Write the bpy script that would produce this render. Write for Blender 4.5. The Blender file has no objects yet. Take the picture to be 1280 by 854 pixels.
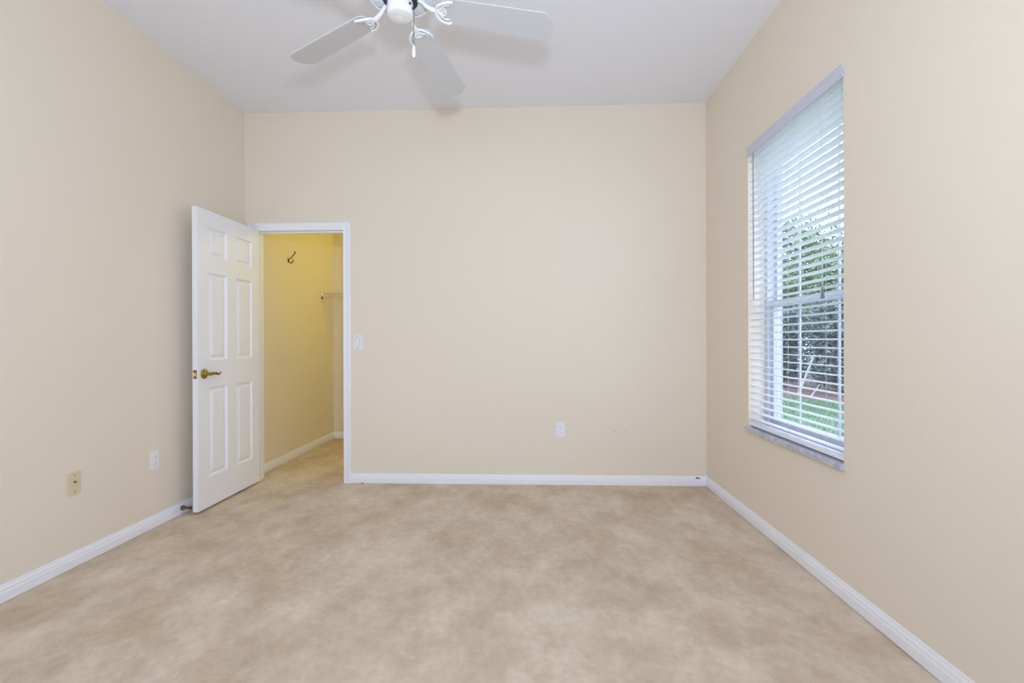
import bpy, bmesh, math, random
from mathutils import Vector, Matrix
import numpy as np

# ------------------------------------------------------------------ camera, world, light, exposure
scn = bpy.context.scene
COL = scn.collection
scn.view_settings.view_transform = 'Standard'
scn.view_settings.look = 'None'
scn.view_settings.gamma = 1.0
scn.view_settings.use_curve_mapping = False
scn.view_settings.exposure = 0.12
scn.render.film_transparent = False
scn.cycles.max_bounces = 10
scn.cycles.diffuse_bounces = 6
scn.cycles.transparent_max_bounces = 24
scn.cycles.use_denoising = True
scn.cycles.sample_clamp_indirect = 6.0
scn.cycles.caustics_reflective = False
scn.cycles.caustics_refractive = False

cam_d = bpy.data.cameras.new('camera')
cam_d.sensor_width = 36.0
cam_d.lens = 590.06 / 1280 * 36.0
cam_d.clip_start = 0.02
cam = bpy.data.objects.new('camera', cam_d)
COL.objects.link(cam)
_F = Vector((-0.04026288, 0.99918812, -0.00141689))
_R = Vector((0.99918437, 0.04025827, -0.00314222))
_U = Vector((0.00308262, 0.00154225, 0.99999406))
cm = Matrix((( _R.x, _U.x, -_F.x, 0.0), (_R.y, _U.y, -_F.y, 0.0), (_R.z, _U.z, -_F.z, 1.1483), (0, 0, 0, 1)))
cam.matrix_world = cm
scn.camera = cam


def s2l(c):
    return tuple((v / 12.92 if v <= 0.04045 else ((v + 0.055) / 1.055) ** 2.4) for v in c)


def rgb(r, g, b):
    return s2l((r / 255, g / 255, b / 255)) + (1.0,)


w = bpy.data.worlds.new('world')
scn.world = w
w.use_nodes = True
bg = w.node_tree.nodes['Background']
bg.inputs['Color'].default_value = (0.645, 0.772, 1.0, 1)
bg.inputs['Strength'].default_value = 3.75


def area(name, loc, target, sx, sy, power, color):
    l = bpy.data.lights.new(name, 'AREA')
    l.shape = 'RECTANGLE'
    l.size, l.size_y = sx, sy
    l.energy = power
    l.color = color
    o = bpy.data.objects.new(name, l)
    COL.objects.link(o)
    o.location = loc
    o.rotation_euler = (Vector(target) - Vector(loc)).to_track_quat('-Z', 'Y').to_euler()
    return o


# portals guide sky light; the unglazed rear opening is added to let daylight in
def portal(name, loc, target, sx, sy):
    o = area(name, loc, target, sx, sy, 1.0, (1, 1, 1))
    o.data.cycles.is_portal = True


portal('rear_opening_portal', (-0.2, -1.60, 1.35), (-0.2, 3.0, 1.35), 2.4, 2.0)
portal('side_window_portal', (1.60, 2.596, 1.485), (0.0, 2.596, 1.485), 0.95, 1.80)
# photographer's flash just above the camera
area('photo_flash', (0.06, -0.03, 1.50), (-0.35, 2.5, 2.9), 0.12, 0.12, 28, (0.74, 0.86, 1.0))
# warm closet lamp
pl = bpy.data.lights.new('closet_bulb', 'POINT')
pl.energy = 10
pl.color = (1.0, 0.92, 0.20)
pl.shadow_soft_size = 0.09
po = bpy.data.objects.new('closet_bulb', pl)
COL.objects.link(po)
po.location = (-0.85, 4.85, 2.3)

# ------------------------------------------------------------------ materials


class NT:
    def __init__(s, name):
        s.m = bpy.data.materials.new(name)
        s.m.use_nodes = True
        s.n = s.m.node_tree.nodes
        s.l = s.m.node_tree.links
        s.b = s.n['Principled BSDF']

    def add(s, t, **kw):
        n = s.n.new(t)
        for k, v in kw.items():
            if k in n.inputs:
                n.inputs[k].default_value = v
            else:
                setattr(n, k, v)
        return n

    def link(s, a, b):
        s.l.new(a, b)


def plain(name, col, rough=0.5, metal=0.0, bump=0.0, scale=40.0, var=0.0, spec=0.5):
    t = NT(name)
    b = t.b
    b.inputs['Base Color'].default_value = col
    b.inputs['Roughness'].default_value = rough
    b.inputs['Metallic'].default_value = metal
    b.inputs['Specular IOR Level'].default_value = spec
    tc = t.add('ShaderNodeTexCoord')
    no = t.add('ShaderNodeTexNoise', Scale=scale, Detail=3.0)
    t.link(tc.outputs['Object'], no.inputs['Vector'])
    if bump:
        bp = t.add('ShaderNodeBump', Strength=bump, Distance=0.002)
        t.link(no.outputs['Fac'], bp.inputs['Height'])
        t.link(bp.outputs['Normal'], b.inputs['Normal'])
    mx = t.add('ShaderNodeMix', data_type='RGBA')
    mx.inputs[6].default_value = tuple(c * (1 - var) for c in col[:3]) + (1,)
    mx.inputs[7].default_value = tuple(min(1, c * (1 + var)) for c in col[:3]) + (1,)
    t.link(no.outputs['Fac'], mx.inputs[0])
    t.link(mx.outputs[2], b.inputs['Base Color'])
    return t.m


def wall_mat(name, col, bump=0.25, scale=26.0, scuffs=()):
    t = NT(name)
    b = t.b
    b.inputs['Roughness'].default_value = 0.75
    b.inputs['Specular IOR Level'].default_value = 0.25
    tc = t.add('ShaderNodeTexCoord')
    n1 = t.add('ShaderNodeTexNoise', Scale=scale, Detail=4.0, Roughness=0.55)
    n2 = t.add('ShaderNodeTexNoise', Scale=0.8, Detail=2.0)
    t.link(tc.outputs['Object'], n1.inputs['Vector'])
    t.link(tc.outputs['Object'], n2.inputs['Vector'])
    bp = t.add('ShaderNodeBump', Strength=bump, Distance=0.004)
    t.link(n1.outputs['Fac'], bp.inputs['Height'])
    t.link(bp.outputs['Normal'], b.inputs['Normal'])
    mx = t.add('ShaderNodeMix', data_type='RGBA')
    mx.inputs[6].default_value = tuple(c * 0.975 for c in col[:3]) + (1,)
    mx.inputs[7].default_value = tuple(min(1, c * 1.025) for c in col[:3]) + (1,)
    t.link(n2.outputs['Fac'], mx.inputs[0])
    out = mx.outputs[2]
    for (x, y, z, r, k) in scuffs:
        d = t.add('ShaderNodeVectorMath', operation='DISTANCE')
        mp = t.add('ShaderNodeMapping')
        mp.inputs['Scale'].default_value = (1.0, 1.0, 1.0)
        t.link(tc.outputs['Object'], d.inputs[0])
        d.inputs[1].default_value = (x, y, z)
        mr = t.add('ShaderNodeMapRange')
        mr.inputs['From Min'].default_value = r * 0.4
        mr.inputs['From Max'].default_value = r
        mr.inputs['To Min'].default_value = k
        mr.inputs['To Max'].default_value = 0.0
        t.link(d.outputs['Value'], mr.inputs['Value'])
        m2 = t.add('ShaderNodeMix', data_type='RGBA')
        m2.inputs[7].default_value = rgb(120, 105, 88)
        t.link(mr.outputs['Result'], m2.inputs[0])
        t.link(out, m2.inputs[6])
        out = m2.outputs[2]
    t.link(out, b.inputs['Base Color'])
    return t.m


PAINT = rgb(235, 224, 208)
M = {}
M['wall'] = wall_mat('cream_wall_paint', PAINT, scuffs=[
    (0.655, 3.77, 0.425, 0.014, 0.16), (0.755, 3.77, 0.415, 0.012, 0.16), (0.745, 3.77, 0.43, 0.010, 0.12),
    (1.02, 3.77, 0.74, 0.010, 0.14), (1.305, 3.77, 0.32, 0.010, 0.14)])
M['ceiling'] = wall_mat('white_ceiling_paint', rgb(238, 239, 246), bump=0.3, scale=18)
M['trim'] = plain('white_trim_paint', rgb(243, 244, 250), 0.35)
M['door'] = plain('white_door_paint', rgb(243, 243, 249), 0.42)
M['white_plastic'] = plain('white_plastic', rgb(238, 238, 243), 0.35)
M['ivory_plastic'] = plain('ivory_plastic', rgb(222, 208, 176), 0.4)
M['switch_gap'] = plain('switch_gap', rgb(165, 165, 175), 0.5)
M['dark_slot'] = plain('dark_slot', rgb(60, 55, 50), 0.6)
M['grey_slot'] = plain('grey_slot', rgb(120, 118, 125), 0.6)
M['brass'] = plain('polished_brass', rgb(166, 138, 62), 0.25, 1.0)
M['bronze'] = plain('dark_bronze', rgb(92, 62, 30), 0.4, 0.8)
M['old_brass'] = plain('aged_brass', rgb(120, 104, 62), 0.4, 0.7)
M['slat'] = plain('blind_slat_vinyl', rgb(246, 247, 250), 0.4)
M['valance'] = plain('blind_valance', rgb(208, 208, 224), 0.4)
M['cord'] = plain('blind_cord', rgb(215, 215, 220), 0.8)
M['wand'] = plain('wand_plastic', rgb(150, 150, 155), 0.3)
M['tassel'] = plain('grey_tassel', rgb(120, 122, 132), 0.5)
M['vinyl'] = plain('window_frame_vinyl', rgb(206, 208, 220), 0.35)
M['fan_white'] = plain('fan_white_enamel', rgb(240, 242, 246), 0.25)
M['fan_blade'] = plain('fan_blade_face', rgb(205, 205, 208), 0.45)
M['fan_dark'] = plain('fan_dark_gap', rgb(48, 50, 60), 0.6)
M['chain'] = plain('dark_chain', rgb(70, 75, 90), 0.5, 0.6)
M['wire_white'] = plain('white_wire', rgb(226, 222, 212), 0.4)
M['chip'] = plain('brown_chip', rgb(105, 85, 75), 0.8)
M['bark'] = plain('pale_bark', rgb(190, 182, 175), 0.9, bump=0.4)
M['mulch'] = plain('brown_mulch', rgb(122, 100, 92), 0.95, bump=0.9, scale=60, var=0.5)
M['roof'] = plain('grey_roof_tile', rgb(150, 145, 145), 0.8, var=0.2)
M['house'] = plain('pale_house_paint', rgb(236, 234, 236), 0.8, bump=0.2)
M['house_glass'] = plain('house_window_glass', rgb(120, 135, 155), 0.1)


def marble():
    t = NT('marble_sill')
    tc = t.add('ShaderNodeTexCoord')
    n = t.add('ShaderNodeTexNoise', Scale=14.0, Detail=6.0, Roughness=0.6, Distortion=1.2)
    t.link(tc.outputs['Object'], n.inputs['Vector'])
    r = t.add('ShaderNodeValToRGB')
    r.color_ramp.elements[0].position = 0.35
    r.color_ramp.elements[0].color = rgb(170, 175, 190)
    r.color_ramp.elements[1].position = 0.6
    r.color_ramp.elements[1].color = rgb(205, 208, 218)
    t.link(n.outputs['Fac'], r.inputs['Fac'])
    t.link(r.outputs['Color'], t.b.inputs['Base Color'])
    t.b.inputs['Roughness'].default_value = 0.25
    return t.m


M['marble'] = marble()


def stucco():
    t = NT('white_stucco')
    tc = t.add('ShaderNodeTexCoord')
    n = t.add('ShaderNodeTexNoise', Scale=45.0, Detail=4.0, Roughness=0.6)
    t.link(tc.outputs['Object'], n.inputs['Vector'])
    bp = t.add('ShaderNodeBump', Strength=1.0, Distance=0.02)
    t.link(n.outputs['Fac'], bp.inputs['Height'])
    t.link(bp.outputs['Normal'], t.b.inputs['Normal'])
    t.b.inputs['Base Color'].default_value = rgb(196, 194, 206)
    t.b.inputs['Roughness'].default_value = 0.9
    return t.m


M['stucco'] = stucco()


def carpet():
    t = NT('beige_cut_pile_carpet')
    b = t.b
    b.inputs['Roughness'].default_value = 1.0
    b.inputs['Specular IOR Level'].default_value = 0.05
    tc = t.add('ShaderNodeTexCoord')
    mp = t.add('ShaderNodeMapping')
    mp.inputs['Rotation'].default_value = (0, 0, 0.5)
    mp.inputs['Scale'].default_value = (1.25, 0.95, 1.0)
    t.link(tc.outputs['Object'], mp.inputs['Vector'])
    big = t.add('ShaderNodeTexNoise', Scale=2.1, Detail=8.0, Roughness=0.68, Distortion=0.0)
    mid = t.add('ShaderNodeTexNoise', Scale=5.0, Detail=8.0, Roughness=0.7, Distortion=0.15)
    fine = t.add('ShaderNodeTexNoise', Scale=420.0, Detail=2.0)
    for n in (big, mid):
        t.link(mp.outputs['Vector'], n.inputs['Vector'])
    t.link(tc.outputs['Object'], fine.inputs['Vector'])
    r1 = t.add('ShaderNodeValToRGB')
    e = r1.color_ramp.elements
    e[0].position = 0.36
    e[0].color = rgb(213, 193, 169)
    e[1].position = 0.62
    e[1].color = rgb(240, 225, 207)
    t.link(big.outputs['Fac'], r1.inputs['Fac'])
    r2 = t.add('ShaderNodeValToRGB')
    e = r2.color_ramp.elements
    e[0].position = 0.30
    e[0].color = (0.90, 0.885, 0.865, 1)
    e[1].position = 0.66
    e[1].color = (1.05, 1.05, 1.05, 1)
    t.link(mid.outputs['Fac'], r2.inputs['Fac'])
    mu = t.add('ShaderNodeMix', data_type='RGBA', blend_type='MULTIPLY')
    mu.inputs[0].default_value = 1.0
    t.link(r1.outputs['Color'], mu.inputs[6])
    t.link(r2.outputs['Color'], mu.inputs[7])
    sml = t.add('ShaderNodeTexNoise', Scale=26.0, Detail=6.0, Roughness=0.75)
    t.link(tc.outputs['Object'], sml.inputs['Vector'])
    r4 = t.add('ShaderNodeValToRGB')
    e = r4.color_ramp.elements
    e[0].position = 0.3
    e[0].color = (0.90, 0.89, 0.87, 1)
    e[1].position = 0.7
    e[1].color = (1.05, 1.05, 1.05, 1)
    t.link(sml.outputs['Fac'], r4.inputs['Fac'])
    m4 = t.add('ShaderNodeMix', data_type='RGBA', blend_type='MULTIPLY')
    m4.inputs[0].default_value = 1.0
    t.link(mu.outputs[2], m4.inputs[6])
    t.link(r4.outputs['Color'], m4.inputs[7])
    r3 = t.add('ShaderNodeValToRGB')
    e = r3.color_ramp.elements
    e[0].position = 0.25
    e[0].color = (0.86, 0.86, 0.86, 1)
    e[1].position = 0.75
    e[1].color = (1.06, 1.06, 1.06, 1)
    t.link(fine.outputs['Fac'], r3.inputs['Fac'])
    m2 = t.add('ShaderNodeMix', data_type='RGBA', blend_type='MULTIPLY')
    m2.inputs[0].default_value = 1.0
    t.link(m4.outputs[2], m2.inputs[6])
    t.link(r3.outputs['Color'], m2.inputs[7])
    t.link(m2.outputs[2], b.inputs['Base Color'])
    bp = t.add('ShaderNodeBump', Strength=0.5, Distance=0.006)
    t.link(fine.outputs['Fac'], bp.inputs['Height'])
    bp2 = t.add('ShaderNodeBump', Strength=0.25, Distance=0.03)
    t.link(mid.outputs['Fac'], bp2.inputs['Height'])
    t.link(bp.outputs['Normal'], bp2.inputs['Normal'])
    t.link(bp2.outputs['Normal'], b.inputs['Normal'])
    return t.m


M['carpet'] = carpet()


def glass():
    t = NT('window_glass')
    tr = t.add('ShaderNodeBsdfTransparent')
    tr.inputs['Color'].default_value = (0.96, 0.96, 0.98, 1)
    gl = t.add('ShaderNodeBsdfGlossy', Roughness=0.02)
    mx = t.add('ShaderNodeMixShader')
    mx.inputs[0].default_value = 0.05
    t.link(tr.outputs[0], mx.inputs[1])
    t.link(gl.outputs[0], mx.inputs[2])
    t.link(mx.outputs[0], t.n['Material Output'].inputs['Surface'])
    return t.m


M['glass'] = glass()


def leaf(name, c0, c1, scale=3.0):
    t = NT(name)
    tc = t.add('ShaderNodeTexCoord')
    n = t.add('ShaderNodeTexNoise', Scale=scale * 4, Detail=3.0)
    t.link(tc.outputs['Object'], n.inputs['Vector'])
    r = t.add('ShaderNodeValToRGB')
    r.color_ramp.elements[0].position = 0.35
    r.color_ramp.elements[0].color = c0
    r.color_ramp.elements[1].position = 0.65
    r.color_ramp.elements[1].color = c1
    t.link(n.outputs['Fac'], r.inputs['Fac'])
    t.link(r.outputs['Color'], t.b.inputs['Base Color'])
    t.b.inputs['Roughness'].default_value = 0.45
    return t.m


M['hedge'] = leaf('dark_hedge_leaves', rgb(66, 82, 84), rgb(128, 148, 142))
M['tree'] = leaf('green_tree_leaves', rgb(70, 105, 62), rgb(140, 172, 112))
M['grass'] = leaf('lawn_grass', rgb(80, 118, 76), rgb(118, 152, 110), 8.0)

# ------------------------------------------------------------------ helpers


def obj(name, bm, mat, parent=None, smooth=False, bevel=0.0, seg=2, loc=None):
    me = bpy.data.meshes.new(name)
    bmesh.ops.recalc_face_normals(bm, faces=bm.faces)
    bm.to_mesh(me)
    bm.free()
    mats = mat if isinstance(mat, (list, tuple)) else [mat]
    for m in mats:
        me.materials.append(m)
    if smooth:
        for p in me.polygons:
            p.use_smooth = True
        me.set_sharp_from_angle(angle=math.radians(38))
    o = bpy.data.objects.new(name, me)
    COL.objects.link(o)
    if parent is not None:
        o.parent = parent
    if loc is not None:
        o.location = loc
    if bevel:
        md = o.modifiers.new('bevel', 'BEVEL')
        md.width = bevel
        md.segments = seg
        md.limit_method = 'ANGLE'
        md.angle_limit = math.radians(40)
    return o


def tag(o, label=None, cat=None, group=None, kind=None):
    if label:
        o['label'] = label
    if cat:
        o['category'] = cat
    if group:
        o['group'] = group
    if kind:
        o['kind'] = kind
    return o


def empty(name, loc=(0, 0, 0), rz=0.0):
    o = bpy.data.objects.new(name, None)
    o.empty_display_size = 0.05
    COL.objects.link(o)
    o.location = loc
    o.rotation_euler = (0, 0, rz)
    return o


def NB():
    return bmesh.new()


def box(bm, x0, x1, y0, y1, z0, z1, mi=0):
    vs = [bm.verts.new(p) for p in ((x0, y0, z0), (x1, y0, z0), (x1, y1, z0), (x0, y1, z0),
                                    (x0, y0, z1), (x1, y0, z1), (x1, y1, z1), (x0, y1, z1))]
    for f in ((0, 3, 2, 1), (4, 5, 6, 7), (0, 1, 5, 4), (1, 2, 6, 5), (2, 3, 7, 6), (3, 0, 4, 7)):
        fc = bm.faces.new([vs[i] for i in f])
        fc.material_index = mi
    return bm


def lathe(bm, prof, seg=32, M4=None, cap=True):
    rings = []
    for (r, z) in prof:
        ring = []
        for i in range(seg):
            a = 2 * math.pi * i / seg
            p = Vector((r * math.cos(a), r * math.sin(a), z))
            if M4 is not None:
                p = M4 @ p
            ring.append(bm.verts.new(p))
        rings.append(ring)
    for a, b in zip(rings, rings[1:]):
        for i in range(seg):
            j = (i + 1) % seg
            bm.faces.new((a[i], a[j], b[j], b[i]))
    if cap:
        bm.faces.new(rings[0])
        bm.faces.new(rings[-1])
    return bm


def tube(bm, pts, rad, seg=10):
    pts = [Vector(p) for p in pts]
    n = len(pts)
    rads = rad if isinstance(rad, (list, tuple)) else [rad] * n
    ref = None
    rings = []
    for i, p in enumerate(pts):
        t = (pts[min(i + 1, n - 1)] - pts[max(i - 1, 0)]).normalized()
        if ref is None:
            ref = Vector((0, 0, 1)) if abs(t.z) < 0.9 else Vector((1, 0, 0))
        u = (ref - t * ref.dot(t)).normalized()
        v = t.cross(u)
        ref = u
        rings.append([bm.verts.new(p + (u * math.cos(2 * math.pi * k / seg) + v * math.sin(2 * math.pi * k / seg)) * rads[i]) for k in range(seg)])
    for a, b in zip(rings, rings[1:]):
        for k in range(seg):
            j = (k + 1) % seg
            bm.faces.new((a[k], a[j], b[j], b[k]))
    bm.faces.new(rings[0])
    bm.faces.new(rings[-1])
    return bm


def spline(ctrl, n=8):
    c = [Vector(p) for p in ctrl]
    c = [c[0] * 2 - c[1]] + c + [c[-1] * 2 - c[-2]]
    out = []
    for i in range(1, len(c) - 2):
        p0, p1, p2, p3 = c[i - 1:i + 3]
        for k in range(n):
            t = k / n
            out.append(0.5 * ((2 * p1) + (p2 - p0) * t + (2 * p0 - 5 * p1 + 4 * p2 - p3) * t * t + (3 * p1 - p0 - 3 * p2 + p3) * t ** 3))
    out.append(c[-2])
    return out


def prism(bm, prof, A, B, out):
    """profile (distance from wall, height) swept from A to B, out = direction away from wall"""
    A = Vector(A)
    B = Vector(B)
    out = Vector(out)
    r = [[bm.verts.new(P + out * d + Vector((0, 0, h))) for d, h in prof] for P in (A, B)]
    n = len(prof)
    for i in range(n):
        j = (i + 1) % n
        bm.faces.new((r[0][i], r[0][j], r[1][j], r[1][i]))
    bm.faces.new(r[0])
    bm.faces.new(r[1])


# ------------------------------------------------------------------ room dimensions (metres)
XL, XR, D, H = -2.335, 1.378, 3.770, 3.014
YR = -1.50                       # wall behind the camera
WT = 0.115                       # partition thickness
OX0, OX1, OZ = -2.246, -1.518, 2.050     # closet opening
WY0, WY1, WZ0, WZ1 = 2.139, 3.054, 0.598, 2.360   # window opening
RT = 0.20                        # outer wall thickness
CY = 5.500                       # closet back wall
CX = -0.55                       # closet right wall

# ------------------------------------------------------------------ structure
bm = NB()
box(bm, XL - 0.2, XR + RT, YR - 0.2, CY + 0.2, -0.12, 0.0)
tag(obj('floor', bm, M['carpet']), 'beige mottled wall-to-wall carpet floor', 'floor', kind='structure')

bm = NB()
box(bm, XL - 0.2, XR + RT, YR - 0.2, D + WT, H, H + 0.12)
tag(obj('ceiling', bm, M['ceiling']), 'plain white bedroom ceiling', 'ceiling', kind='structure')

bm = NB()
box(bm, XL - 0.2, XL, YR - 0.2, D + WT, 0.0, H)
tag(obj('wall_left', bm, M['wall']), 'cream wall on the left side of the bedroom', 'wall', kind='structure')

bm = NB()
box(bm, XL, OX0 - 0.02, D, D + WT, 0.0, H)
box(bm, OX1 + 0.02, XR, D, D + WT, 0.0, H)
box(bm, OX0 - 0.02, OX1 + 0.02, D, D + WT, OZ + 0.02, H)
tag(obj('wall_back', bm, M['wall']), 'cream far wall with the closet doorway', 'wall', kind='structure')

bm = NB()
box(bm, XR, XR + RT, YR - 0.2, WY0, 0.0, H)
box(bm, XR, XR + RT, WY1, D + WT, 0.0, H)
box(bm, XR, XR + RT, WY0, WY1, 0.0, WZ0)
box(bm, XR, XR + RT, WY0, WY1, WZ1, H)
tag(obj('wall_right', bm, M['wall']), 'cream wall on the right with the window', 'wall', kind='structure')

bm = NB()
box(bm, XL, -1.4, YR - 0.2, YR, 0.0, H)  # opening added in this wall, out of view, so daylight fills the room
box(bm, 1.0, XR, YR - 0.2, YR, 0.0, H)
box(bm, -1.4, 1.0, YR - 0.2, YR, 0.0, 0.35)
box(bm, -1.4, 1.0, YR - 0.2, YR, 2.35, H)
tag(obj('wall_rear', bm, M['wall']), 'cream wall behind the camera with an unseen wide opening added for daylight', 'wall', kind='structure')

# closet shell
bm = NB()
box(bm, XL - 0.2, XL, D + WT, CY + 0.2, 0.0, 2.75)
tag(obj('wall_closet_left', bm, M['wall']), 'closet side wall carrying the bronze hook', 'wall', kind='structure')
bm = NB()
box(bm, XL, CX + 0.1, CY, CY + 0.2, 0.0, 2.75)
tag(obj('wall_closet_back', bm, M['wall']), 'closet end wall behind the wire shelf', 'wall', kind='structure')
bm = NB()
box(bm, CX, CX + 0.1, D + WT, CY, 0.0, 2.75)
tag(obj('wall_closet_right', bm, M['wall']), 'closet side wall hidden behind the bedroom wall', 'wall', kind='structure')
bm = NB()
box(bm, XL - 0.2, CX + 0.1, D + WT, CY + 0.2, 2.75, 2.85)
tag(obj('ceiling_closet', bm, M['ceiling']), 'closet ceiling', 'ceiling', kind='structure')

# baseboards
BP = [(0.0, 0.0), (0.008, 0.0), (0.008, 0.0045), (0.014, 0.006), (0.014, 0.045), (0.011, 0.052), (0.011, 0.060), (0.006, 0.070), (0.005, 0.078), (0.0, 0.080)]


def baseboard(name, label, runs):
    bm = NB()
    for A, B, o in runs:
        prism(bm, BP, A, B, o)
    o = obj(name, bm, M['trim'])
    return tag(o, label, 'baseboard', kind='structure')


CW = 0.060   # casing width
baseboard('baseboard_left', 'white baseboard along the left wall', [((XL, YR, 0), (XL, D, 0), (1, 0, 0))])
bb = baseboard('baseboard_back', 'white baseboard along the far wall right of the closet doorway',
               [((OX1 + CW, D, 0), (XR, D, 0), (0, -1, 0))])
baseboard('baseboard_right', 'white baseboard along the right wall under the window', [((XR, YR, 0), (XR, D, 0), (-1, 0, 0))])
baseboard('baseboard_closet', 'white baseboard inside the closet',
          [((XL, D + WT, 0), (XL, CY, 0), (1, 0, 0)), ((XL, CY, 0), (CX, CY, 0), (0, -1, 0))])


def chip(cx, z0, w_, h_, up=True):
    bm = NB()
    prof = []
    for i in range(7):
        a = math.pi * i / 6
        prof.append((cx + w_ * math.cos(a), z0 + h_ * math.sin(a) * (0.8 + 0.2 * math.cos(3 * a))))
    f = [bm.verts.new((x, D - 0.0155, z)) for x, z in prof]
    g = [bm.verts.new((x, D - 0.009, z)) for x, z in prof]
    bm.faces.new(f)
    bm.faces.new(g)
    for i in range(7):
        j = (i + 1) % 7
        bm.faces.new((f[i], f[j], g[j], g[i]))
    o = obj('paint_chip', bm, M['chip'], bb)
    o['label'] = 'dark brown chip in the white baseboard'


chip(1.305, 0.062, 0.017, 0.012)
chip(-1.365, 0.001, 0.012, 0.006)

# ------------------------------------------------------------------ closet door frame (trim_1)
tr = empty('trim_1', (0.5 * (OX0 + OX1), D, 0))
tag(tr, 'white casing and jamb around the closet doorway', 'door frame', kind='structure')
ox, oy = tr.location.x, tr.location.y


def casing_profile(bm, p0, p1, inward, ext0, ext1):
    """moulded flat casing: p0->p1 inner edge line in the wall plane, 'inward' points away from opening"""
    prof = [(0.0, 0.0), (0.0, 0.009), (0.004, 0.012), (0.016, 0.013), (0.022, 0.011), (0.030, 0.013), (0.046, 0.017), (0.054, 0.018), (CW, 0.016), (CW, 0.0)]
    p0 = Vector(p0)
    p1 = Vector(p1)
    inward = Vector(inward)
    d = (p1 - p0).normalized()
    ra, rb = [], []
    for (a, t) in prof:
        off = inward * a + Vector((0, -t, 0))
        ra.append(bm.verts.new(p0 + off - d * (a * ext0)))
        rb.append(bm.verts.new(p1 + off + d * (a * ext1)))
    n = len(prof)
    for i in range(n):
        j = (i + 1) % n
        bm.faces.new((ra[i], ra[j], rb[j], rb[i]))
    bm.faces.new(ra)
    bm.faces.new(rb)


def rel(v):
    return (v[0] - ox, v[1] - oy, v[2])


bm = NB()
casing_profile(bm, rel((OX1, D, 0)), rel((OX1, D, OZ)), (1, 0, 0), 0, 1)
obj('casing', bm, M['trim'], tr)
bm = NB()
casing_profile(bm, rel((OX0, D, 0)), rel((OX0, D, OZ)), (-1, 0, 0), 0, 1)
obj('casing', bm, M['trim'], tr)
bm = NB()
casing_profile(bm, rel((OX0, D, OZ)), rel((OX1, D, OZ)), (0, 0, 1), 1, 1)
obj('casing', bm, M['trim'], tr)
bm = NB()
J = 0.019
box(bm, *[v for p in zip(rel((OX0 - J, D, 0)), rel((OX0, D + WT, OZ + J))) for v in p])
box(bm, *[v for p in zip(rel((OX1, D, 0)), rel((OX1 + J, D + WT, OZ + J))) for v in p])
box(bm, *[v for p in zip(rel((OX0, D, OZ)), rel((OX1, D + WT, OZ + J))) for v in p])
obj('jamb', bm, M['trim'], tr)
bm = NB()
box(bm, *[v for p in zip(rel((OX0, D + 0.038, 0)), rel((OX0 + 0.011, D + 0.07, OZ - 0.011))) for v in p])
box(bm, *[v for p in zip(rel((OX1 - 0.011, D + 0.038, 0)), rel((OX1, D + 0.07, OZ - 0.011))) for v in p])
box(bm, *[v for p in zip(rel((OX0, D + 0.038, OZ - 0.011)), rel((OX1, D + 0.07, OZ))) for v in p])
obj('door_stop_strip', bm, M['trim'], tr)

# ------------------------------------------------------------------ open door (door_1)
DW, DH, DT = 0.712, 2.030, 0.035
# local: x = thickness (0 visible face, -DT back), y from free edge 0 to hinge DW, z from 0
door = empty('door_1', (-2.2055, 3.0375, 0.018), math.atan2(-0.00174, 1.0))
tag(door, 'white six-panel door standing open against the left wall', 'door', kind='structure')


def door_slab():
    bm = NB()
    ys = [0, 0.109, 0.306, 0.413, 0.611, DW]
    zs = [0, 0.205, 0.815, 1.004, 1.604, 1.716, 1.917, DH]
    for side in (0, 1):
        def X(d):
            return -d if side == 0 else -DT + d
        grid = [[bm.verts.new((X(0), y, z)) for z in zs] for y in ys]
        for i in range(5):
            for j in range(7):
                q = (grid[i][j], grid[i + 1][j], grid[i + 1][j + 1], grid[i][j + 1])
                if i in (1, 3) and j in (1, 3, 5):
                    y0, y1, z0, z1 = ys[i], ys[i + 1], zs[j], zs[j + 1]
                    prev = q
                    for (ins, dep) in ((0.005, 0.007), (0.012, 0.012), (0.018, 0.012), (0.040, 0.003), (0.043, 0.003)):
                        cur = tuple(bm.verts.new((X(dep), yy, zz)) for yy, zz in
                                    ((y0 + ins, z0 + ins), (y1 - ins, z0 + ins), (y1 - ins, z1 - ins), (y0 + ins, z1 - ins)))
                        for k in range(4):
                            m = (k + 1) % 4
                            bm.faces.new((prev[k], prev[m], cur[m], cur[k]))
                        prev = cur
                    bm.faces.new(prev)
                else:
                    bm.faces.new(q)
    bm.verts.ensure_lookup_table()
    # edges of the slab
    def quad(*p):
        bm.faces.new([bm.verts.new(v) for v in p])
    e = 0.0
    quad((0, 0, 0), (-DT, 0, 0), (-DT, 0, DH), (0, 0, DH))
    quad((0, DW, 0), (0, DW, DH), (-DT, DW, DH), (-DT, DW, 0))
    quad((0, 0, 0), (0, DW, 0), (-DT, DW, 0), (-DT, 0, 0))
    quad((0, 0, DH), (-DT, 0, DH), (-DT, DW, DH), (0, DW, DH))
    bmesh.ops.remove_doubles(bm, verts=bm.verts, dist=1e-5)
    return bm


obj('door_panel', door_slab(), M['door'], door, bevel=0.0015, seg=2)

# lever handle, visible side
LY, LZ = 0.062, 0.914


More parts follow.
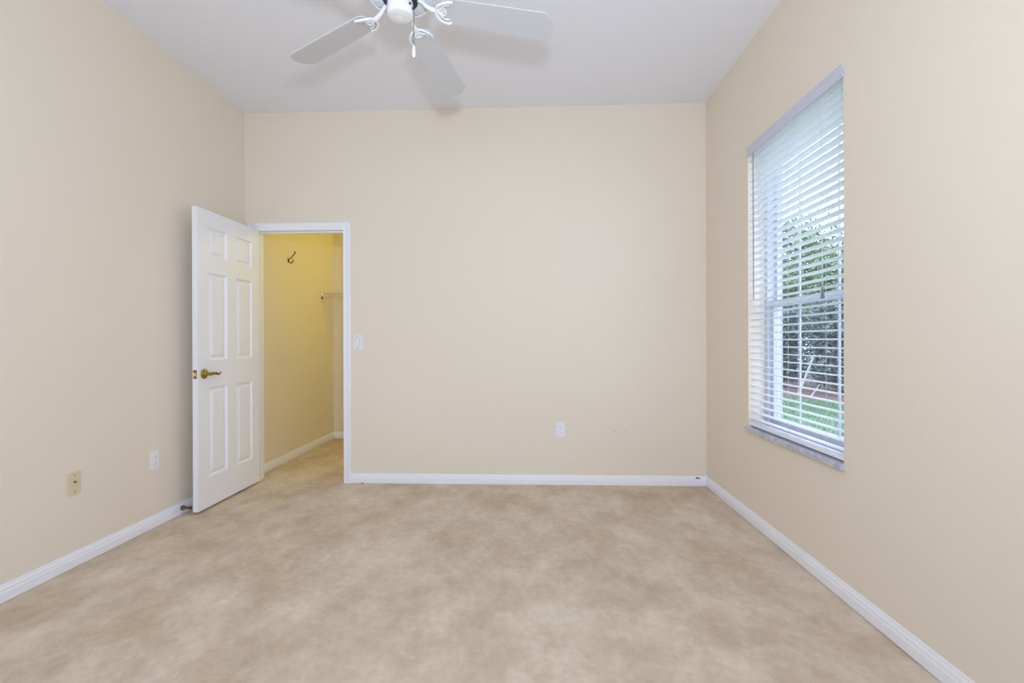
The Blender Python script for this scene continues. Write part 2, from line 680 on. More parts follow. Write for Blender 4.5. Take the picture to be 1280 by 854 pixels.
def lever(side):
    sx = 1 if side == 0 else -1
    x0 = 0.0 if side == 0 else -DT
    h = empty('door_handle', (0, 0, 0))
    h.parent = door
    bm = NB()
    m = Matrix.Translation((x0, LY, LZ)) @ Matrix.Rotation(math.radians(90 * sx), 4, 'Y')
    lathe(bm, [(0.033, 0.0), (0.033, 0.004), (0.029, 0.009), (0.020, 0.012), (0.016, 0.014), (0.012, 0.020), (0.0115, 0.038), (0.013, 0.044), (0.012, 0.052), (0.004, 0.056)], 36, m)
    o = obj('rose', bm, M['brass'], h, smooth=True)
    bm = NB()
    xo = x0 + sx * 0.046
    pts = spline([(xo, LY - 0.008, LZ), (xo, LY + 0.02, LZ + 0.002), (xo + sx * 0.002, LY + 0.05, LZ + 0.001), (xo - sx * 0.004, LY + 0.085, LZ - 0.007),
                  (xo - sx * 0.012, LY + 0.112, LZ - 0.003), (xo - sx * 0.018, LY + 0.128, LZ + 0.006)], 5)
    n = len(pts)
    rd = [0.012 - 0.0065 * (i / (n - 1)) for i in range(n)]
    rd[0] = 0.008
    rd[-1] = 0.003
    tube(bm, pts, rd, 12)
    obj('lever', bm, M['brass'], h, smooth=True)
    return h


lever(0)['label'] = 'polished brass lever handle'
lp = NB()
box(lp, -DT / 2 - 0.012, -DT / 2 + 0.012, -0.0015, 0.001, LZ - 0.029, LZ + 0.029)
latch = obj('latch_plate', lp, M['brass'], door, bevel=0.0008)
latch['label'] = 'small brass latch plate on the door edge'
lb = NB()
vs = [lb.verts.new(p) for p in ((-DT / 2 - 0.007, -0.001, LZ - 0.011), (-DT / 2 + 0.007, -0.001, LZ - 0.011), (-DT / 2 + 0.007, -0.001, LZ + 0.011), (-DT / 2 - 0.007, -0.001, LZ + 0.011),
                                (-DT / 2 - 0.007, -0.011, LZ - 0.010), (-DT / 2 - 0.007, -0.011, LZ + 0.010))]
lb.faces.new((vs[0], vs[1], vs[2], vs[3]))
lb.faces.new((vs[0], vs[3], vs[5], vs[4]))
lb.faces.new((vs[1], vs[4], vs[5], vs[2]))
lb.faces.new((vs[0], vs[4], vs[1]))
lb.faces.new((vs[3], vs[2], vs[5]))
obj('latch_bolt', lb, M['brass'], latch)
# hinges between the door and the jamb
for hz in (0.18, 1.0, 1.82):
    bm = NB()
    lathe(bm, [(0.003, -0.048), (0.0062, -0.045), (0.0062, 0.045), (0.003, 0.049)], 14, Matrix.Translation((-DT - 0.004, DW - 0.001, hz)))
    box(bm, -DT + 0.002, -0.003, DW - 0.0004, DW + 0.0012, hz - 0.044, hz + 0.044)
    obj('hinge', bm, M['brass'], door)

# door stop on the baseboard behind the door
bm = NB()
m = Matrix.Translation((XL + 0.0145, 3.045, 0.046)) @ Matrix.Rotation(math.radians(90), 4, 'Y')
lathe(bm, [(0.015, 0.0), (0.0155, 0.004), (0.013, 0.012), (0.010, 0.022), (0.008, 0.045), (0.008, 0.052)], 20, m)
ds = obj('door_stop', bm, M['old_brass'], smooth=True)
tag(ds, 'small bronze door stop on the left baseboard behind the open door', 'door stop')
bm = NB()
lathe(bm, [(0.0082, 0.052), (0.0092, 0.054), (0.0092, 0.062), (0.006, 0.064)], 20, m)
obj('rubber_tip', bm, M['dark_slot'], ds, smooth=True)

# ------------------------------------------------------------------ wall plates
# built in local space: plate in XZ plane, facing -Y, then placed / rotated


def screw(bm, x, z, y, r=0.0032):
    lathe(bm, [(r, 0.0), (r, 0.001), (r * 0.6, 0.0016)], 12, Matrix.Translation((x, y, z)) @ Matrix.Rotation(math.radians(90), 4, 'X'))


def plate(root, mat, w_=0.072, h_=0.116):
    bm = NB()
    box(bm, -w_ / 2, w_ / 2, -0.006, 0.0, -h_ / 2, h_ / 2)
    return obj('cover_plate', bm, mat, root, bevel=0.0025, seg=3)


def outlet(loc, rz, label, group=None):
    r = empty('electrical_outlet', loc, rz)
    tag(r, label, 'outlet')
    plate(r, M['white_plastic'])
    for s in (-1, 1):
        bm = NB()
        cz = s * 0.0195
        # rounded socket face
        pr = []
        for i in range(28):
            a = 2 * math.pi * i / 28
            pr.append((0.0172 * math.cos(a), cz + max(-0.0145, min(0.0145, 0.0172 * math.sin(a)))))
        f = [bm.verts.new((x, -0.0085, z)) for x, z in pr]
        g = [bm.verts.new((x, -0.005, z)) for x, z in pr]
        bm.faces.new(f)
        bm.faces.new(g)
        for i in range(28):
            j = (i + 1) % 28
            bm.faces.new((f[i], f[j], g[j], g[i]))
        so = obj('socket', bm, M['white_plastic'], r)
        bm = NB()
        box(bm, -0.0085, -0.0062, -0.0089, -0.0075, cz - 0.001, cz + 0.008)
        box(bm, 0.0060, 0.0080, -0.0089, -0.0075, cz, cz + 0.007)
        lathe(bm, [(0.0026, 0), (0.0026, 0.0012)], 12, Matrix.Translation((0, -0.0076, cz - 0.0075)) @ Matrix.Rotation(math.radians(90), 4, 'X'))
        obj('slots', bm, M['grey_slot'], so)
    bm = NB()
    screw(bm, 0, 0, -0.006)
    obj('screw', bm, M['white_plastic'], r)
    return r


outlet((0.233, D, 0.441), 0, 'white duplex outlet low on the far wall, right of centre')
outlet((XL, 2.832, 0.417), math.radians(90), 'white duplex outlet low on the left wall, nearer the door')

sw = empty('light_switch', (-1.399, D, 1.140))
tag(sw, 'white rocker light switch beside the closet doorway', 'light switch')
plate(sw, M['white_plastic'])
bm = NB()
box(bm, -0.0175, 0.0175, -0.0075, -0.005, -0.034, 0.034)
obj('rocker_frame', bm, M['switch_gap'], sw, bevel=0.0008)
bm = NB()
box(bm, -0.0155, 0.0155, -0.0115, -0.007, -0.032, 0.0)
box(bm, -0.0155, 0.0155, -0.0095, -0.007, 0.0, 0.032)
obj('rocker', bm, M['white_plastic'], sw, bevel=0.001)
bm = NB()
screw(bm, 0, 0.048, -0.006)
obj('screw', bm, M['grey_slot'], sw)
bm = NB()
screw(bm, 0, -0.048, -0.006)
obj('screw', bm, M['grey_slot'], sw)

cp = empty('cable_plate', (XL, 2.316, 0.427), math.radians(90))
tag(cp, 'ivory wall plate with a central jack hole on the left wall', 'wall plate')
plate(cp, M['ivory_plastic'], 0.070, 0.118)
bm = NB()
screw(bm, 0, 0.042, -0.006, 0.0035)
obj('screw', bm, M['grey_slot'], cp)
bm = NB()
screw(bm, 0, -0.042, -0.006, 0.0035)
obj('screw', bm, M['grey_slot'], cp)
bm = NB()
lathe(bm, [(0.0065, 0), (0.0065, 0.002), (0.0045, 0.006), (0.0045, 0.009)], 16, Matrix.Translation((0, -0.0055, 0.008)) @ Matrix.Rotation(math.radians(90), 4, 'X'))
obj('cable_jack', bm, M['grey_slot'], cp)

# ------------------------------------------------------------------ closet: hook and wire shelf
hk = empty('coat_hook', (XL, 4.456, 1.94))
tag(hk, 'dark bronze double coat hook on the closet side wall', 'hook')
bm = NB()
box(bm, 0.0, 0.003, -0.006, 0.006, -0.026, 0.012)
obj('mounting_plate', bm, M['bronze'], hk, bevel=0.0025, seg=3)
bm = NB()
pts = spline([(0.004, 0, -0.005), (0.020, 0, 0.004), (0.036, 0, 0.022), (0.052, 0, 0.040), (0.064, 0, 0.052), (0.068, 0, 0.066)], 6)
tube(bm, pts, [0.0045] * len(pts), 10)
lathe(bm, [(0.002, -0.007), (0.006, -0.004), (0.007, 0.0), (0.006, 0.004), (0.002, 0.007)], 14, Matrix.Translation((0.068, 0, 0.068)))
obj('upper_prong', bm, M['bronze'], hk, smooth=True)
bm = NB()
pts = spline([(0.004, 0, -0.008), (0.012, 0, -0.026), (0.026, 0, -0.036), (0.042, 0, -0.030), (0.048, 0, -0.014)], 6)
tube(bm, pts, [0.0042] * len(pts), 10)
lathe(bm, [(0.002, -0.006), (0.0055, -0.003), (0.006, 0.0), (0.0055, 0.003), (0.002, 0.006)], 14, Matrix.Translation((0.048, 0, -0.011)))
obj('lower_prong', bm, M['bronze'], hk, smooth=True)

SY, SZ = 5.185, 1.690
sh = empty('wire_shelf', (XL, SY, SZ))
tag(sh, 'white ventilated wire shelf across the closet end wall', 'shelf')
bm = NB()
L = CX - XL
for yy, zz in ((0.0, 0.0), (0.0, -0.030), (0.10, 0.0), (0.20, 0.0), (CY - SY - 0.008, 0.0)):
    tube(bm, [(0.004, yy, zz), (L - 0.004, yy, zz)], 0.0030, 8)
obj('rail', bm, M['wire_white'], sh)
bm = NB()
nx = int((L - 0.02) / 0.0255)
for i in range(nx):
    x = 0.014 + i * 0.0255
    tube(bm, [(x, CY - SY - 0.008, 0.003), (x, 0.0, 0.003), (x, -0.003, 0.0), (x, -0.002, -0.030)], 0.0016, 5)
obj('cross_wires', bm, M['wire_white'], sh)
bm = NB()
box(bm, 0.0, 0.004, -0.018, 0.018, -0.045, 0.012)
box(bm, 0.004, 0.020, -0.008, 0.008, -0.038, 0.006)
obj('wall_bracket', bm, M['wire_white'], sh, bevel=0.002)
bm = NB()
tube(bm, [(0.006, 0.0, -0.040), (0.006, 0.01, -0.075), (0.006, 0.15, -0.42)], 0.0022, 8)
box(bm, 0.0, 0.010, 0.142, 0.158, -0.440, -0.412)
obj('support_brace', bm, M['wire_white'], sh)
bm = NB()
box(bm, 0.002, 0.012, -0.006, 0.006, -0.072, -0.040)
obj('brace_clip', bm, M['bronze'], sh, bevel=0.001)

# ------------------------------------------------------------------ window_1
GX = XR + 0.125
win = empty('window_1', (GX, WY0, WZ0))
tag(win, 'white single-hung vinyl window behind the blind', 'window', kind='structure')
wh, ww = WZ1 - WZ0, WY1 - WY0


def frame_rect(bm, x0, x1, y0, y1, z0, z1, t, tb=None, tt=None):
    tb = tb or t
    tt = tt or t
    box(bm, x0, x1, y0, y0 + t, z0, z1)
    box(bm, x0, x1, y1 - t, y1, z0, z1)
    box(bm, x0, x1, y0 + t, y1 - t, z0, z0 + tb)
    box(bm, x0, x1, y0 + t, y1 - t, z1 - tt, z1)


bm = NB()
frame_rect(bm, -0.02, 0.060, 0, ww, 0, wh, 0.030)
obj('window_frame', bm, M['vinyl'], win, bevel=0.002)
MR = 1.375 - WZ0
bm = NB()
frame_rect(bm, 0.0, 0.025, 0.030, ww - 0.030, 0.030, MR + 0.018, 0.034, 0.045, 0.042)
box(bm, -0.012, 0.0, ww * 0.5 - 0.03, ww * 0.5 + 0.03, MR - 0.004, MR + 0.012)
so = obj('lower_sash', bm, M['vinyl'], win, bevel=0.002)
bm = NB()
for yy in (0.585, 0.245):
    box(bm, 0.009, 0.018, yy - 0.0035, yy + 0.0035, 0.075, MR - 0.024)
obj('muntin', bm, M['vinyl'], so)
bm = NB()
box(bm, 0.012, 0.015, 0.064, ww - 0.064, 0.075, MR - 0.024)
obj('glass_pane', bm, M['glass'], so)
bm = NB()
frame_rect(bm, 0.027, 0.050, 0.030, ww - 0.030, MR - 0.018, wh - 0.030, 0.026, 0.036, 0.030)
us = obj('upper_sash', bm, M['vinyl'], win, bevel=0.002)
bm = NB()
for yy in (0.632, 0.285):
    box(bm, 0.035, 0.044, yy - 0.0035, yy + 0.0035, MR + 0.018, wh - 0.060)
obj('muntin', bm, M['vinyl'], us)
bm = NB()
box(bm, 0.038, 0.041, 0.056, ww - 0.056, MR + 0.018, wh - 0.060)
obj('glass_pane', bm, M['glass'], us)
bm = NB()
box(bm, XR - 0.022 - GX, -0.02, -0.012, ww + 0.012, -0.026, 0.004)
for v in bm.verts:
    pass
o = obj('window_sill', bm, M['marble'], win, bevel=0.003)
o['label'] = 'grey marble window sill'

# ------------------------------------------------------------------ venetian blind
bl = empty('venetian_blind', (XR + 0.032, WY0, WZ0))
tag(bl, 'white horizontal slat blind hanging in the window on the right wall', 'blind')
BY0, BY1 = 0.007, ww - 0.009
zb = 0.012                      # bottom rail underside above sill
bm = NB()
# moulded valance
prof = [(-0.036, 2.306), (-0.041, 2.310), (-0.041, 2.318), (-0.037, 2.322), (-0.037, 2.350), (-0.042, 2.356), (-0.042, 2.366), (-0.034, 2.366), (-0.034, 2.306)]
a = [bm.verts.new((x, -0.006, z - WZ0)) for x, z in prof]
b = [bm.verts.new((x, ww + 0.006, z - WZ0)) for x, z in prof]
for i in range(len(prof)):
    j = (i + 1) % len(prof)
    bm.faces.new((a[i], a[j], b[j], b[i]))
bm.faces.new(a)
bm.faces.new(b)
obj('valance', bm, M['valance'], bl)
bm = NB()
box(bm, -0.026, 0.026, BY0, BY1, 2.336 - WZ0, 2.359 - WZ0)
obj('headrail', bm, M['valance'], bl)
PITCH = 0.0415
z_bot = zb + 0.030
n_slats = int((2.334 - WZ0 - z_bot) / PITCH) + 1
slat_me = None
lad_y = (2.905 - WY0, 2.600 - WY0, 2.272 - WY0)
for i in range(n_slats):
    z = z_bot + 0.012 + i * PITCH
    if slat_me is None:
        bm = NB()
        segs = 8
        up, dn = [], []
        for k in range(segs + 1):
            u = -1 + 2 * k / segs
            x = 0.0250 * u
            zz = 0.0028 * (1 - u * u)
            up.append((x, zz + 0.0014))
            dn.append((x, zz - 0.0014))
        prof = up + dn[::-1]
        a = [bm.verts.new((x, BY0, zq)) for x, zq in prof]
        b = [bm.verts.new((x, BY1, zq)) for x, zq in prof]
        for q in range(len(prof)):
            r_ = (q + 1) % len(prof)
            bm.faces.new((a[q], a[r_], b[r_], b[q]))
        bm.faces.new(a)
        bm.faces.new(b)
        s0 = obj('slat', bm, M['slat'], bl)
        slat_me = s0.data
        o = s0
    else:
        o = s0.copy()
        COL.objects.link(o)
        o.parent = bl
    o.location = (0, 0, z)
    o.rotation_euler = (0, math.radians(3.0), 0)
z_top = 2.330 - WZ0
bm = NB()
box(bm, -0.026, 0.026, BY0, BY1, zb, zb + 0.018)
obj('bottom_rail', bm, M['slat'], bl, bevel=0.004, seg=3)
for yy in lad_y:
    bm = NB()
    for xx in (-0.0265, 0.0265):
        tube(bm, [(xx, yy, zb + 0.01), (xx, yy, z_top)], 0.0009, 6)
    for i in range(n_slats):
        z = z_bot + 0.010 + i * PITCH
        tube(bm, [(-0.0265, yy, z - 0.002), (0.0265, yy, z - 0.002)], 0.0006, 5)
    obj('ladder_cord', bm, M['cord'], bl)
bm = NB()
tube(bm, [(-0.030, 2.985 - WY0, 1.402 - WZ0), (-0.030, 2.988 - WY0, 2.325 - WZ0)], 0.0038, 8)
obj('tilt_wand', bm, M['wand'], bl)
bm = NB()
tube(bm, [(-0.030, 2.302 - WY0, 2.325 - WZ0), (-0.031, 2.300 - WY0, 1.9 - WZ0), (-0.031, 2.293 - WY0, 1.395 - WZ0)], 0.0011, 6)
tube(bm, [(-0.030, 2.288 - WY0, 2.325 - WZ0), (-0.032, 2.286 - WY0, 1.9 - WZ0), (-0.031, 2.290 - WY0, 1.395 - WZ0)], 0.0011, 6)
pc = obj('pull_cord', bm, M['cord'], bl)
bm = NB()
lathe(bm, [(0.002, 0.0), (0.0035, -0.004), (0.004, -0.020), (0.008, -0.045), (0.009, -0.052), (0.006, -0.056)], 16, Matrix.Translation((-0.031, 2.2915 - WY0, 1.400 - WZ0)))
obj('tassel', bm, M['tassel'], pc, smooth=True)

# ------------------------------------------------------------------ ceiling fan
FX, FY, BZ = -0.549, 1.980, 2.577
fan = empty('ceiling_fan', (FX, FY, H))
tag(fan, 'white five-blade ceiling fan with scrolled blade brackets and pull chain', 'ceiling fan')


def rz_(z):
    return z - H


bm = NB()
lathe(bm, [(0.075, 0.0), (0.075, -0.012), (0.068, -0.035), (0.045, -0.060), (0.018, -0.070)], 36)
obj('canopy', bm, M['fan_white'], fan, smooth=True)
bm = NB()
tube(bm, [(0, 0, -0.06), (0, 0, rz_(2.76))], 0.0125, 16)
obj('downrod', bm, M['fan_white'], fan, smooth=True)
bm = NB()
lathe(bm, [(0.03, rz_(2.77)), (0.085, rz_(2.755)), (0.125, rz_(2.735)), (0.142, rz_(2.70)), (0.145, rz_(2.65)), (0.138, rz_(2.614)), (0.132, rz_(2.608)), (0.130, rz_(2.618)), (0.02, rz_(2.618))], 48)
mh = obj('motor_housing', bm, M['fan_white'], fan, smooth=True)
bm = NB()
for i in range(60):
    a = 2 * math.pi * i / 60
    m4 = Matrix.Rotation(a, 4, 'Z')
    pts = [m4 @ Vector((0.078, 0, rz_(2.603))), m4 @ Vector((0.110, 0, rz_(2.601))), m4 @ Vector((0.134, 0, rz_(2.608)))]
    tube(bm, pts, 0.0026, 6)
for rr, zz in ((0.078, 2.603), (0.131, 2.606)):
    pts = [Vector((rr * math.cos(2 * math.pi * k / 48), rr * math.sin(2 * math.pi * k / 48), rz_(zz))) for k in range(49)]
    tube(bm, pts, 0.004, 6)
obj('vent_grille', bm, M['fan_white'], mh)
bm = NB()
lathe(bm, [(0.074, rz_(2.617)), (0.074, rz_(2.592)), (0.02, rz_(2.591))], 40)
obj('flywheel', bm, M['fan_dark'], fan, smooth=False)
bm = NB()
lathe(bm, [(0.050, rz_(2.592)), (0.054, rz_(2.575)), (0.0555, rz_(2.545)), (0.055, rz_(2.532)), (0.052, rz_(2.526)), (0.046, rz_(2.522)), (0.020, rz_(2.520)), (0.004, rz_(2.520))], 48)
swh = obj('switch_housing', bm, M['fan_white'], fan, smooth=True)
bm = NB()
lathe(bm, [(0.004, 0), (0.004, -0.0015), (0.002, -0.0025)], 12, Matrix.Translation((0, 0, rz_(2.520))))
obj('screw', bm, M['fan_white'], swh)
bm = NB()
lathe(bm, [(0.004, 0.0), (0.0045, 0.008), (0.003, 0.012)], 12, Matrix.Translation((0.050, -0.01, rz_(2.548))) @ Matrix.Rotation(math.radians(90), 4, 'Y'))
lathe(bm, [(0.004, 0.0), (0.0045, 0.006), (0.003, 0.008)], 12, Matrix.Translation((0.046, -0.030, rz_(2.556))) @ Matrix.Rotation(math.radians(90), 4, 'Y'))
obj('chain_grommet', bm, M['fan_dark'], swh)
bm = NB()
chx, chy = 0.060, -0.010
zt, zb_ = 2.548, 2.390
for i in range(int((zt - zb_) / 0.0036)):
    z = zt - i * 0.0036
    lathe(bm, [(0.0005, 0.0016), (0.0016, 0.0008), (0.0016, -0.0008), (0.0005, -0.0016)], 6, Matrix.Translation((chx, chy, rz_(z))))
tube(bm, [(chx, chy, rz_(zt)), (chx, chy, rz_(zb_))], 0.0008, 5)
pch = obj('pull_chain', bm, M['chain'], fan)
bm = NB()
lathe(bm, [(0.0025, rz_(2.394)), (0.0045, rz_(2.388)), (0.0062, rz_(2.374)), (0.0068, rz_(2.362)), (0.0066, rz_(2.352)), (0.0045, rz_(2.345)), (0.002, rz_(2.343))], 20, Matrix.Translation((chx, chy, 0)))
f_ = obj('chain_fob', bm, plain('fob_white', rgb(250, 250, 250), 0.3), pch, smooth=True)

R0, R1 = 0.172, 0.66
PITCHB = math.radians(-10.8)
DROOP = math.radians(5.0)
blade0 = None
for k in range(5):
    ang = math.radians(9.12 + 72 * k - (3.0 if k == 1 else 0.0))
    if blade0 is None:
        bm = NB()
        # outline in local XY (x radial)
        wr, wt = 0.060, 0.072
        outl = []
        outl += [(R0 + 0.012, -wr + 0.006), (R0 + 0.03, -wr)]
        for i in range(1, 6):
            t = i / 6
            outl.append((R0 + 0.03 + (R1 - 0.05 - R0 - 0.03) * t, -(wr + (wt - wr) * t)))
        # tip: clipped corner and rounded end
        outl += [(R1 - 0.048, -wt), (R1 - 0.040, -wt + 0.002), (R1 - 0.010, -wt + 0.030), (R1 - 0.004, -wt + 0.042), (R1, 0.0),
                 (R1 - 0.002, wt - 0.042), (R1 - 0.008, wt - 0.024), (R1 - 0.026, wt - 0.004), (R1 - 0.040, wt)]
        for i in range(5, 0, -1):
            t = i / 6
            outl.append((R0 + 0.03 + (R1 - 0.05 - R0 - 0.03) * t, (wr + (wt - wr) * t)))
        outl += [(R0 + 0.03, wr), (R0 + 0.012, wr - 0.006), (R0, wr - 0.02), (R0, -wr + 0.02)]
        up = [bm.verts.new((x, y, 0.006)) for x, y in outl]
        dn = [bm.verts.new((x, y, 0.0)) for x, y in outl]
        bm.faces.new(up)
        bm.faces.new(dn)
        for i in range(len(outl)):
            j = (i + 1) % len(outl)
            bm.faces.new((up[i], up[j], dn[j], dn[i]))
        b0 = obj('fan_blade', bm, M['fan_blade'], fan, bevel=0.0012)
        # bracket (blade iron), local to the blade
        bm = NB()
        z0 = -0.004
        c, s = math.cos(-PITCHB), math.sin(-PITCHB)

        def U(p):           # undo the blade pitch for the hub end
            x, y, z = p
            return (x, y * c - z * s, y * s + z * c)
        arm = spline([U((0.052, 0, 0.028)), U((0.070, 0, 0.029)), U((0.090, 0, 0.021)), U((0.108, 0, 0.008)), U((0.126, 0, 0.000)), (0.150, 0, z0 - 0.002)], 6)
        tube(bm, arm, [0.0085] * (len(arm) - 6) + [0.0095] * 5 + [0.008], 12)
        for sg in (-1, 1):
            oc = spline([(0.148, 0.004 * sg, z0), (0.157, 0.026 * sg, z0 - 0.004), (0.177, 0.043 * sg, z0 - 0.006), (0.201, 0.052 * sg, z0 - 0.004), (0.219, 0.050 * sg, z0)], 6)
            tube(bm, oc, [0.0058] * (len(oc) - 3) + [0.0055, 0.0068, 0.0045], 10)
            ic = spline([(0.153, 0.002 * sg, z0), (0.168, 0.010 * sg, z0 - 0.003), (0.179, 0.024 * sg, z0 - 0.004), (0.189, 0.034 * sg, z0 - 0.002), (0.207, 0.036 * sg, z0)], 5)
            tube(bm, ic, 0.0042, 8)
            ring = spline([(0.169, 0.004 * sg, z0), (0.183, 0.016 * sg, z0 - 0.002), (0.191, 0.010 * sg, z0 - 0.002), (0.193, 0.0, z0)], 5)
            tube(bm, ring, 0.0038, 8)
        box(bm, 0.150, 0.190, -0.006, 0.006, -0.006, 0.0)
        br0 = obj('blade_bracket', bm, M['fan_white'], b0, smooth=True)
        b_ = b0
        blade0 = b0
    else:
        b_ = blade0.copy()
        COL.objects.link(b_)
        b_.parent = fan
        c_ = br0.copy()
        COL.objects.link(c_)
        c_.parent = b_
    b_.location = (0, 0, rz_(BZ))
    b_.rotation_mode = 'XYZ'
    b_.rotation_euler = (Matrix.Rotation(ang, 3, 'Z') @ Matrix.Rotation(DROOP, 3, 'Y') @ Matrix.Rotation(PITCHB, 3, 'X')).to_euler('XYZ')

# ------------------------------------------------------------------ outdoors (seen through the slats)
GZ = -0.15
rng = np.random.default_rng(7)


def leaves_mesh(name, pts, size, mat, parent=None):
    n = len(pts)
    nrm = rng.normal(size=(n, 3))
    nrm /= np.linalg.norm(nrm, axis=1)[:, None]
    t = rng.normal(size=(n, 3))
    t -= (t * nrm).sum(1)[:, None] * nrm
    t /= np.linalg.norm(t, axis=1)[:, None]
    b_ = np.cross(nrm, t)
    s = size * (0.6 + 0.8 * rng.random(n))[:, None]
    P = np.asarray(pts)
    V = np.concatenate([P - t * s, P + b_ * s * 0.42 + nrm * s * 0.1, P + t * s, P - b_ * s * 0.42 + nrm * s * 0.1], axis=1).reshape(-1, 3)
    me = bpy.data.meshes.new(name)
    me.from_pydata(V.tolist(), [], np.arange(4 * n).reshape(-1, 4).tolist())
    me.materials.append(mat)
    o = bpy.data.objects.new(name, me)
    COL.objects.link(o)
    if parent is not None:
        o.parent = parent
    return o


def blob_points(n, cx, cy, cz, rx, ry, rz0, fill=0.25, pw=2):
    v = rng.normal(size=(n, 3))
    v /= ((np.abs(v) ** pw).sum(1) ** (1.0 / pw))[:, None]
    r = 1.0 - fill * rng.random(n) ** 0.8
    v *= r[:, None]
    lump = 1 + 0.14 * np.sin(v[:, 0] * 7 + 1.3 * cx) * np.cos(v[:, 2] * 6 + cy) + 0.08 * np.sin(v[:, 1] * 11)
    return np.stack([cx + v[:, 0] * rx * lump, cy + v[:, 1] * ry * lump, cz + v[:, 2] * rz0 * lump], axis=1)


# lawn
bm = NB()
nx, ny = 24, 60
g = [[bm.verts.new((XR + RT + (26.0) * i / nx, -2 + 34 * j / ny, GZ + 0.015 * math.sin(i * 2.1) * math.cos(j * 1.7))) for j in range(ny + 1)] for i in range(nx + 1)]
for i in range(nx):
    for j in range(ny):
        bm.faces.new((g[i][j], g[i + 1][j], g[i + 1][j + 1], g[i][j + 1]))
lawn = obj('lawn', bm, M['grass'])
tag(lawn, 'green lawn outside the window', 'lawn', kind='structure')
n = 26000
gx = XR + 0.6 + rng.random(n) * 4.6
gy = 2.8 + rng.random(n) * 9.5
keep = (gx < 6.1 - (gy - 9.71) * 0.3) & ~((gx < 2.2) & (gy > 3.6) & (gy < 6.1))
gx, gy = gx[keep], gy[keep]
n = len(gx)
gp = np.stack([gx, gy, np.full(n, GZ + 0.02)], 1)
h = 0.025 + 0.035 * rng.random(n)
a_ = rng.random(n) * 6.283
dx, dy = np.cos(a_) * 0.006, np.sin(a_) * 0.006
V = np.stack([gp + np.stack([dx, dy, -0.04 + 0 * dx], 1), gp - np.stack([dx, dy, 0.04 + 0 * dx], 1),
              gp + np.stack([rng.normal(size=n) * 0.015, rng.normal(size=n) * 0.015, h], 1)], 1).reshape(-1, 3)
me = bpy.data.meshes.new('grass_blades')
me.from_pydata(V.tolist(), [], np.arange(3 * n).reshape(-1, 3).tolist())
me.materials.append(M['grass'])
go = bpy.data.objects.new('grass_blades', me)
COL.objects.link(go)
tag(go, 'short green grass blades growing on the lawn outside', 'grass', kind='stuff')

bm = NB()
pts_in = [(8.5, 2.0), (7.0, 7.3), (6.26, 9.71), (5.82, 11.18), (5.2, 13.5), (3.8, 18.2)]
top = []
bot = []
for (x, y) in pts_in:
    top.append((x, y))
for i in range(len(pts_in) - 1):
    x0, y0 = pts_in[i]
    x1, y1 = pts_in[i + 1]
    v = [bm.verts.new(p) for p in ((x0, y0, GZ + 0.04), (x1, y1, GZ + 0.04), (11.0, y1, GZ + 0.08), (11.0, y0, GZ + 0.08),
                                   (x0 - 0.05, y0, GZ - 0.05), (x1 - 0.05, y1, GZ - 0.05))]
    bm.faces.new((v[0], v[1], v[2], v[3]))
    bm.faces.new((v[0], v[4], v[5], v[1]))
tag(obj('mulch_bed', bm, M['mulch']), 'brown mulch bed along the foot of the hedge', 'mulch bed', kind='structure')

# shrubs of the hedge row
for i in range(2, 6):
    y = 5.2 + i * 2.05
    x = 6.26 - (y - 9.71) * 0.3 + 1.55 + 0.06 * math.sin(i * 2.2)
    hgt = 2.35 + 0.25 * math.cos(i * 1.9)
    r = empty('hedge_shrub', (x, y, GZ))
    names = {2: 'rightmost of the hedge row', 3: 'second from the right in the hedge row', 4: 'third from the right in the hedge row', 5: 'leftmost, beside the stucco corner'}
    tag(r, 'dark leafy evergreen shrub outside, %s' % names[i], 'shrub', 'shrubs in the dark hedge')
    pts = blob_points(15000, 0, 0, hgt * 0.48, 0.66, 0.90, hgt * 0.46, 0.6, 5)
    pts[:, 1] = np.clip(pts[:, 1], -1.0, 1.0)
    pts = pts[pts[:, 2] > 0.15]
    leaves_mesh('foliage', pts, 0.055, M['hedge'], r)
    bm = NB()
    for q in range(5):
        a = q * 1.256 + i
        tube(bm, [(0.08 * math.cos(a), 0.08 * math.sin(a), 0.0), (0.25 * math.cos(a), 0.25 * math.sin(a), 0.6), (0.4 * math.cos(a), 0.4 * math.sin(a), 1.2)], [0.03, 0.02, 0.012], 7)
    obj('stem', bm, M['mulch'], r)

# trees behind the hedge
for i, (x, y, hc, rx, rzv, lab) in enumerate([
        (10.4, 19.3, 3.8, 2.4, 2.5, 'round green tree rising above the hedge at the left of the window view'),
        (10.9, 13.4, 2.6, 1.7, 1.6, 'lower green tree rising above the hedge at the right of the window view')]):
    r = empty('tree', (x, y, GZ))
    tag(r, lab, 'tree')
    pts = np.concatenate([blob_points(9000, 0, 0, hc, rx, rx, rzv, 0.5),
                          blob_points(4000, -0.3, rx * 0.6, hc * 0.8, rx * 0.7, rx * 0.7, rzv * 0.7, 0.5),
                          blob_points(4000, 0.3, -rx * 0.6, hc * 0.75, rx * 0.7, rx * 0.7, rzv * 0.7, 0.5)])
    leaves_mesh('foliage', pts, 0.095, M['tree'], r)
    bm = NB()
    tube(bm, spline([(0, 0, 0), (0.08, 0.05, 0.9), (0, 0.1, 1.8), (0.1, 0.0, hc)], 5), [0.14 - 0.006 * q for q in range(16)], 10)
    for q in range(4):
        a = q * 1.57 + 0.4
        tube(bm, [(0.05, 0.05, 1.5), (0.6 * math.cos(a), 0.6 * math.sin(a), 2.1), (1.1 * math.cos(a), 1.1 * math.sin(a), hc)], [0.06, 0.04, 0.02], 7)
    obj('trunk', bm, M['bark'], r)

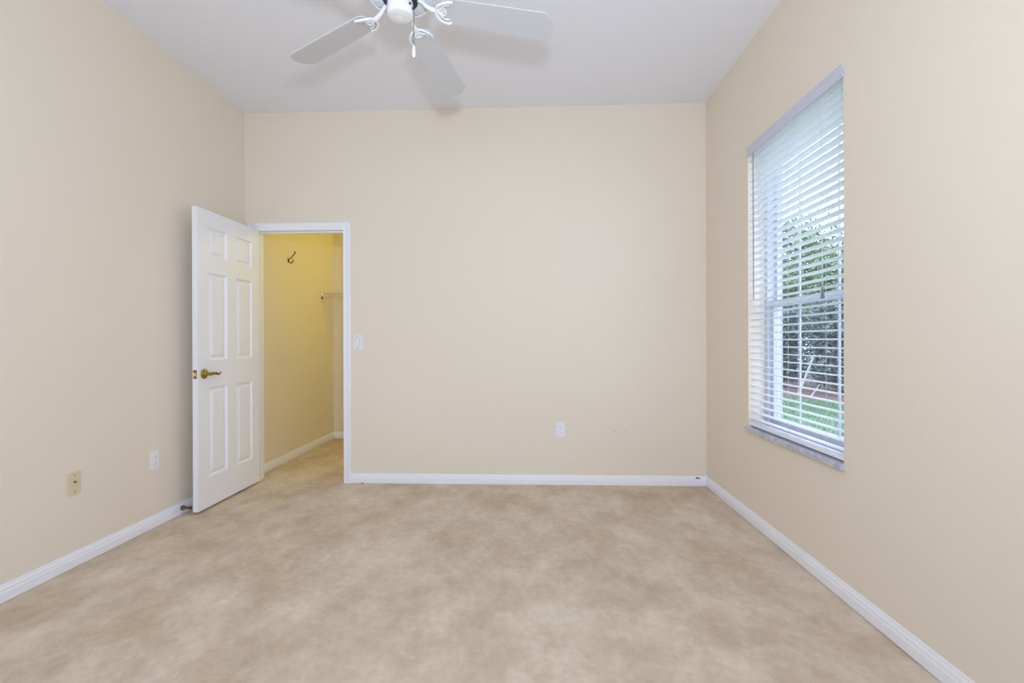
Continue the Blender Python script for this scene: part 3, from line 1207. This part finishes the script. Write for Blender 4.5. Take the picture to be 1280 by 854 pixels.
# pale leaning bare branches in front of the hedge
for (lab, A, B, rr) in [('long pale bare stake leaning in front of the dark hedge', (6.10, 11.05, GZ + 0.03), (6.38, 10.90, 0.82), 0.030),
                        ('short pale bare stake leaning in the mulch bed', (6.18, 10.70, GZ + 0.03), (6.31, 10.60, 0.16), 0.020)]:
    A = Vector(A)
    B = Vector(B)
    bm = NB()
    tube(bm, spline([(0, 0, 0), (B - A) * 0.5 + Vector((0.02, 0.03, 0)), B - A], 6), [rr * (1 - 0.03 * q) for q in range(13)], 9)
    tag(obj('wooden_stake', bm, M['bark'], loc=A), lab, 'stake')

# stucco wing of the house beyond the window
bm = NB()
box(bm, XR + RT, 1.955, 3.75, 5.9, GZ, 4.2)
tag(obj('wall_exterior', bm, M['stucco']), 'white rough stucco house corner outside the window', 'wall', kind='structure')

# neighbouring house far behind
hs = empty('neighbour_house', (22.5, 25.0, GZ))
tag(hs, 'pale neighbouring house with white framed windows behind the trees', 'house')
bm = NB()
box(bm, -4.0, 3.0, -6, 9, 0, 3.0)
hw = obj('wall', bm, M['house'], hs)
bm = NB()
v = [bm.verts.new(p) for p in ((-4.5, -6.5, 3.0), (3.5, -6.5, 3.0), (3.5, 9.5, 3.0), (-4.5, 9.5, 3.0), (-0.5, -3.5, 4.2), (-0.5, 6.5, 4.2))]
for f in ((0, 1, 2, 3), (0, 4, 1), (1, 4, 5, 2), (2, 5, 3), (3, 5, 4, 0)):
    bm.faces.new([v[q] for q in f])
obj('roof', bm, M['roof'], hs)
for wy in (-4.2, -1.0, 3.0, 6.5):
    bm = NB()
    frame_rect(bm, -4.06, -3.98, wy - 0.7, wy + 0.7, 0.9, 2.4, 0.08)
    box(bm, -4.05, -3.99, wy - 0.03, wy + 0.03, 0.98, 2.32)
    box(bm, -4.05, -3.99, wy - 0.62, wy + 0.62, 1.62, 1.68)
    wf = obj('window', bm, M['vinyl'], hs)
    bm = NB()
    box(bm, -4.02, -4.0, wy - 0.62, wy + 0.62, 0.98, 2.32)
    obj('pane', bm, M['house_glass'], wf)
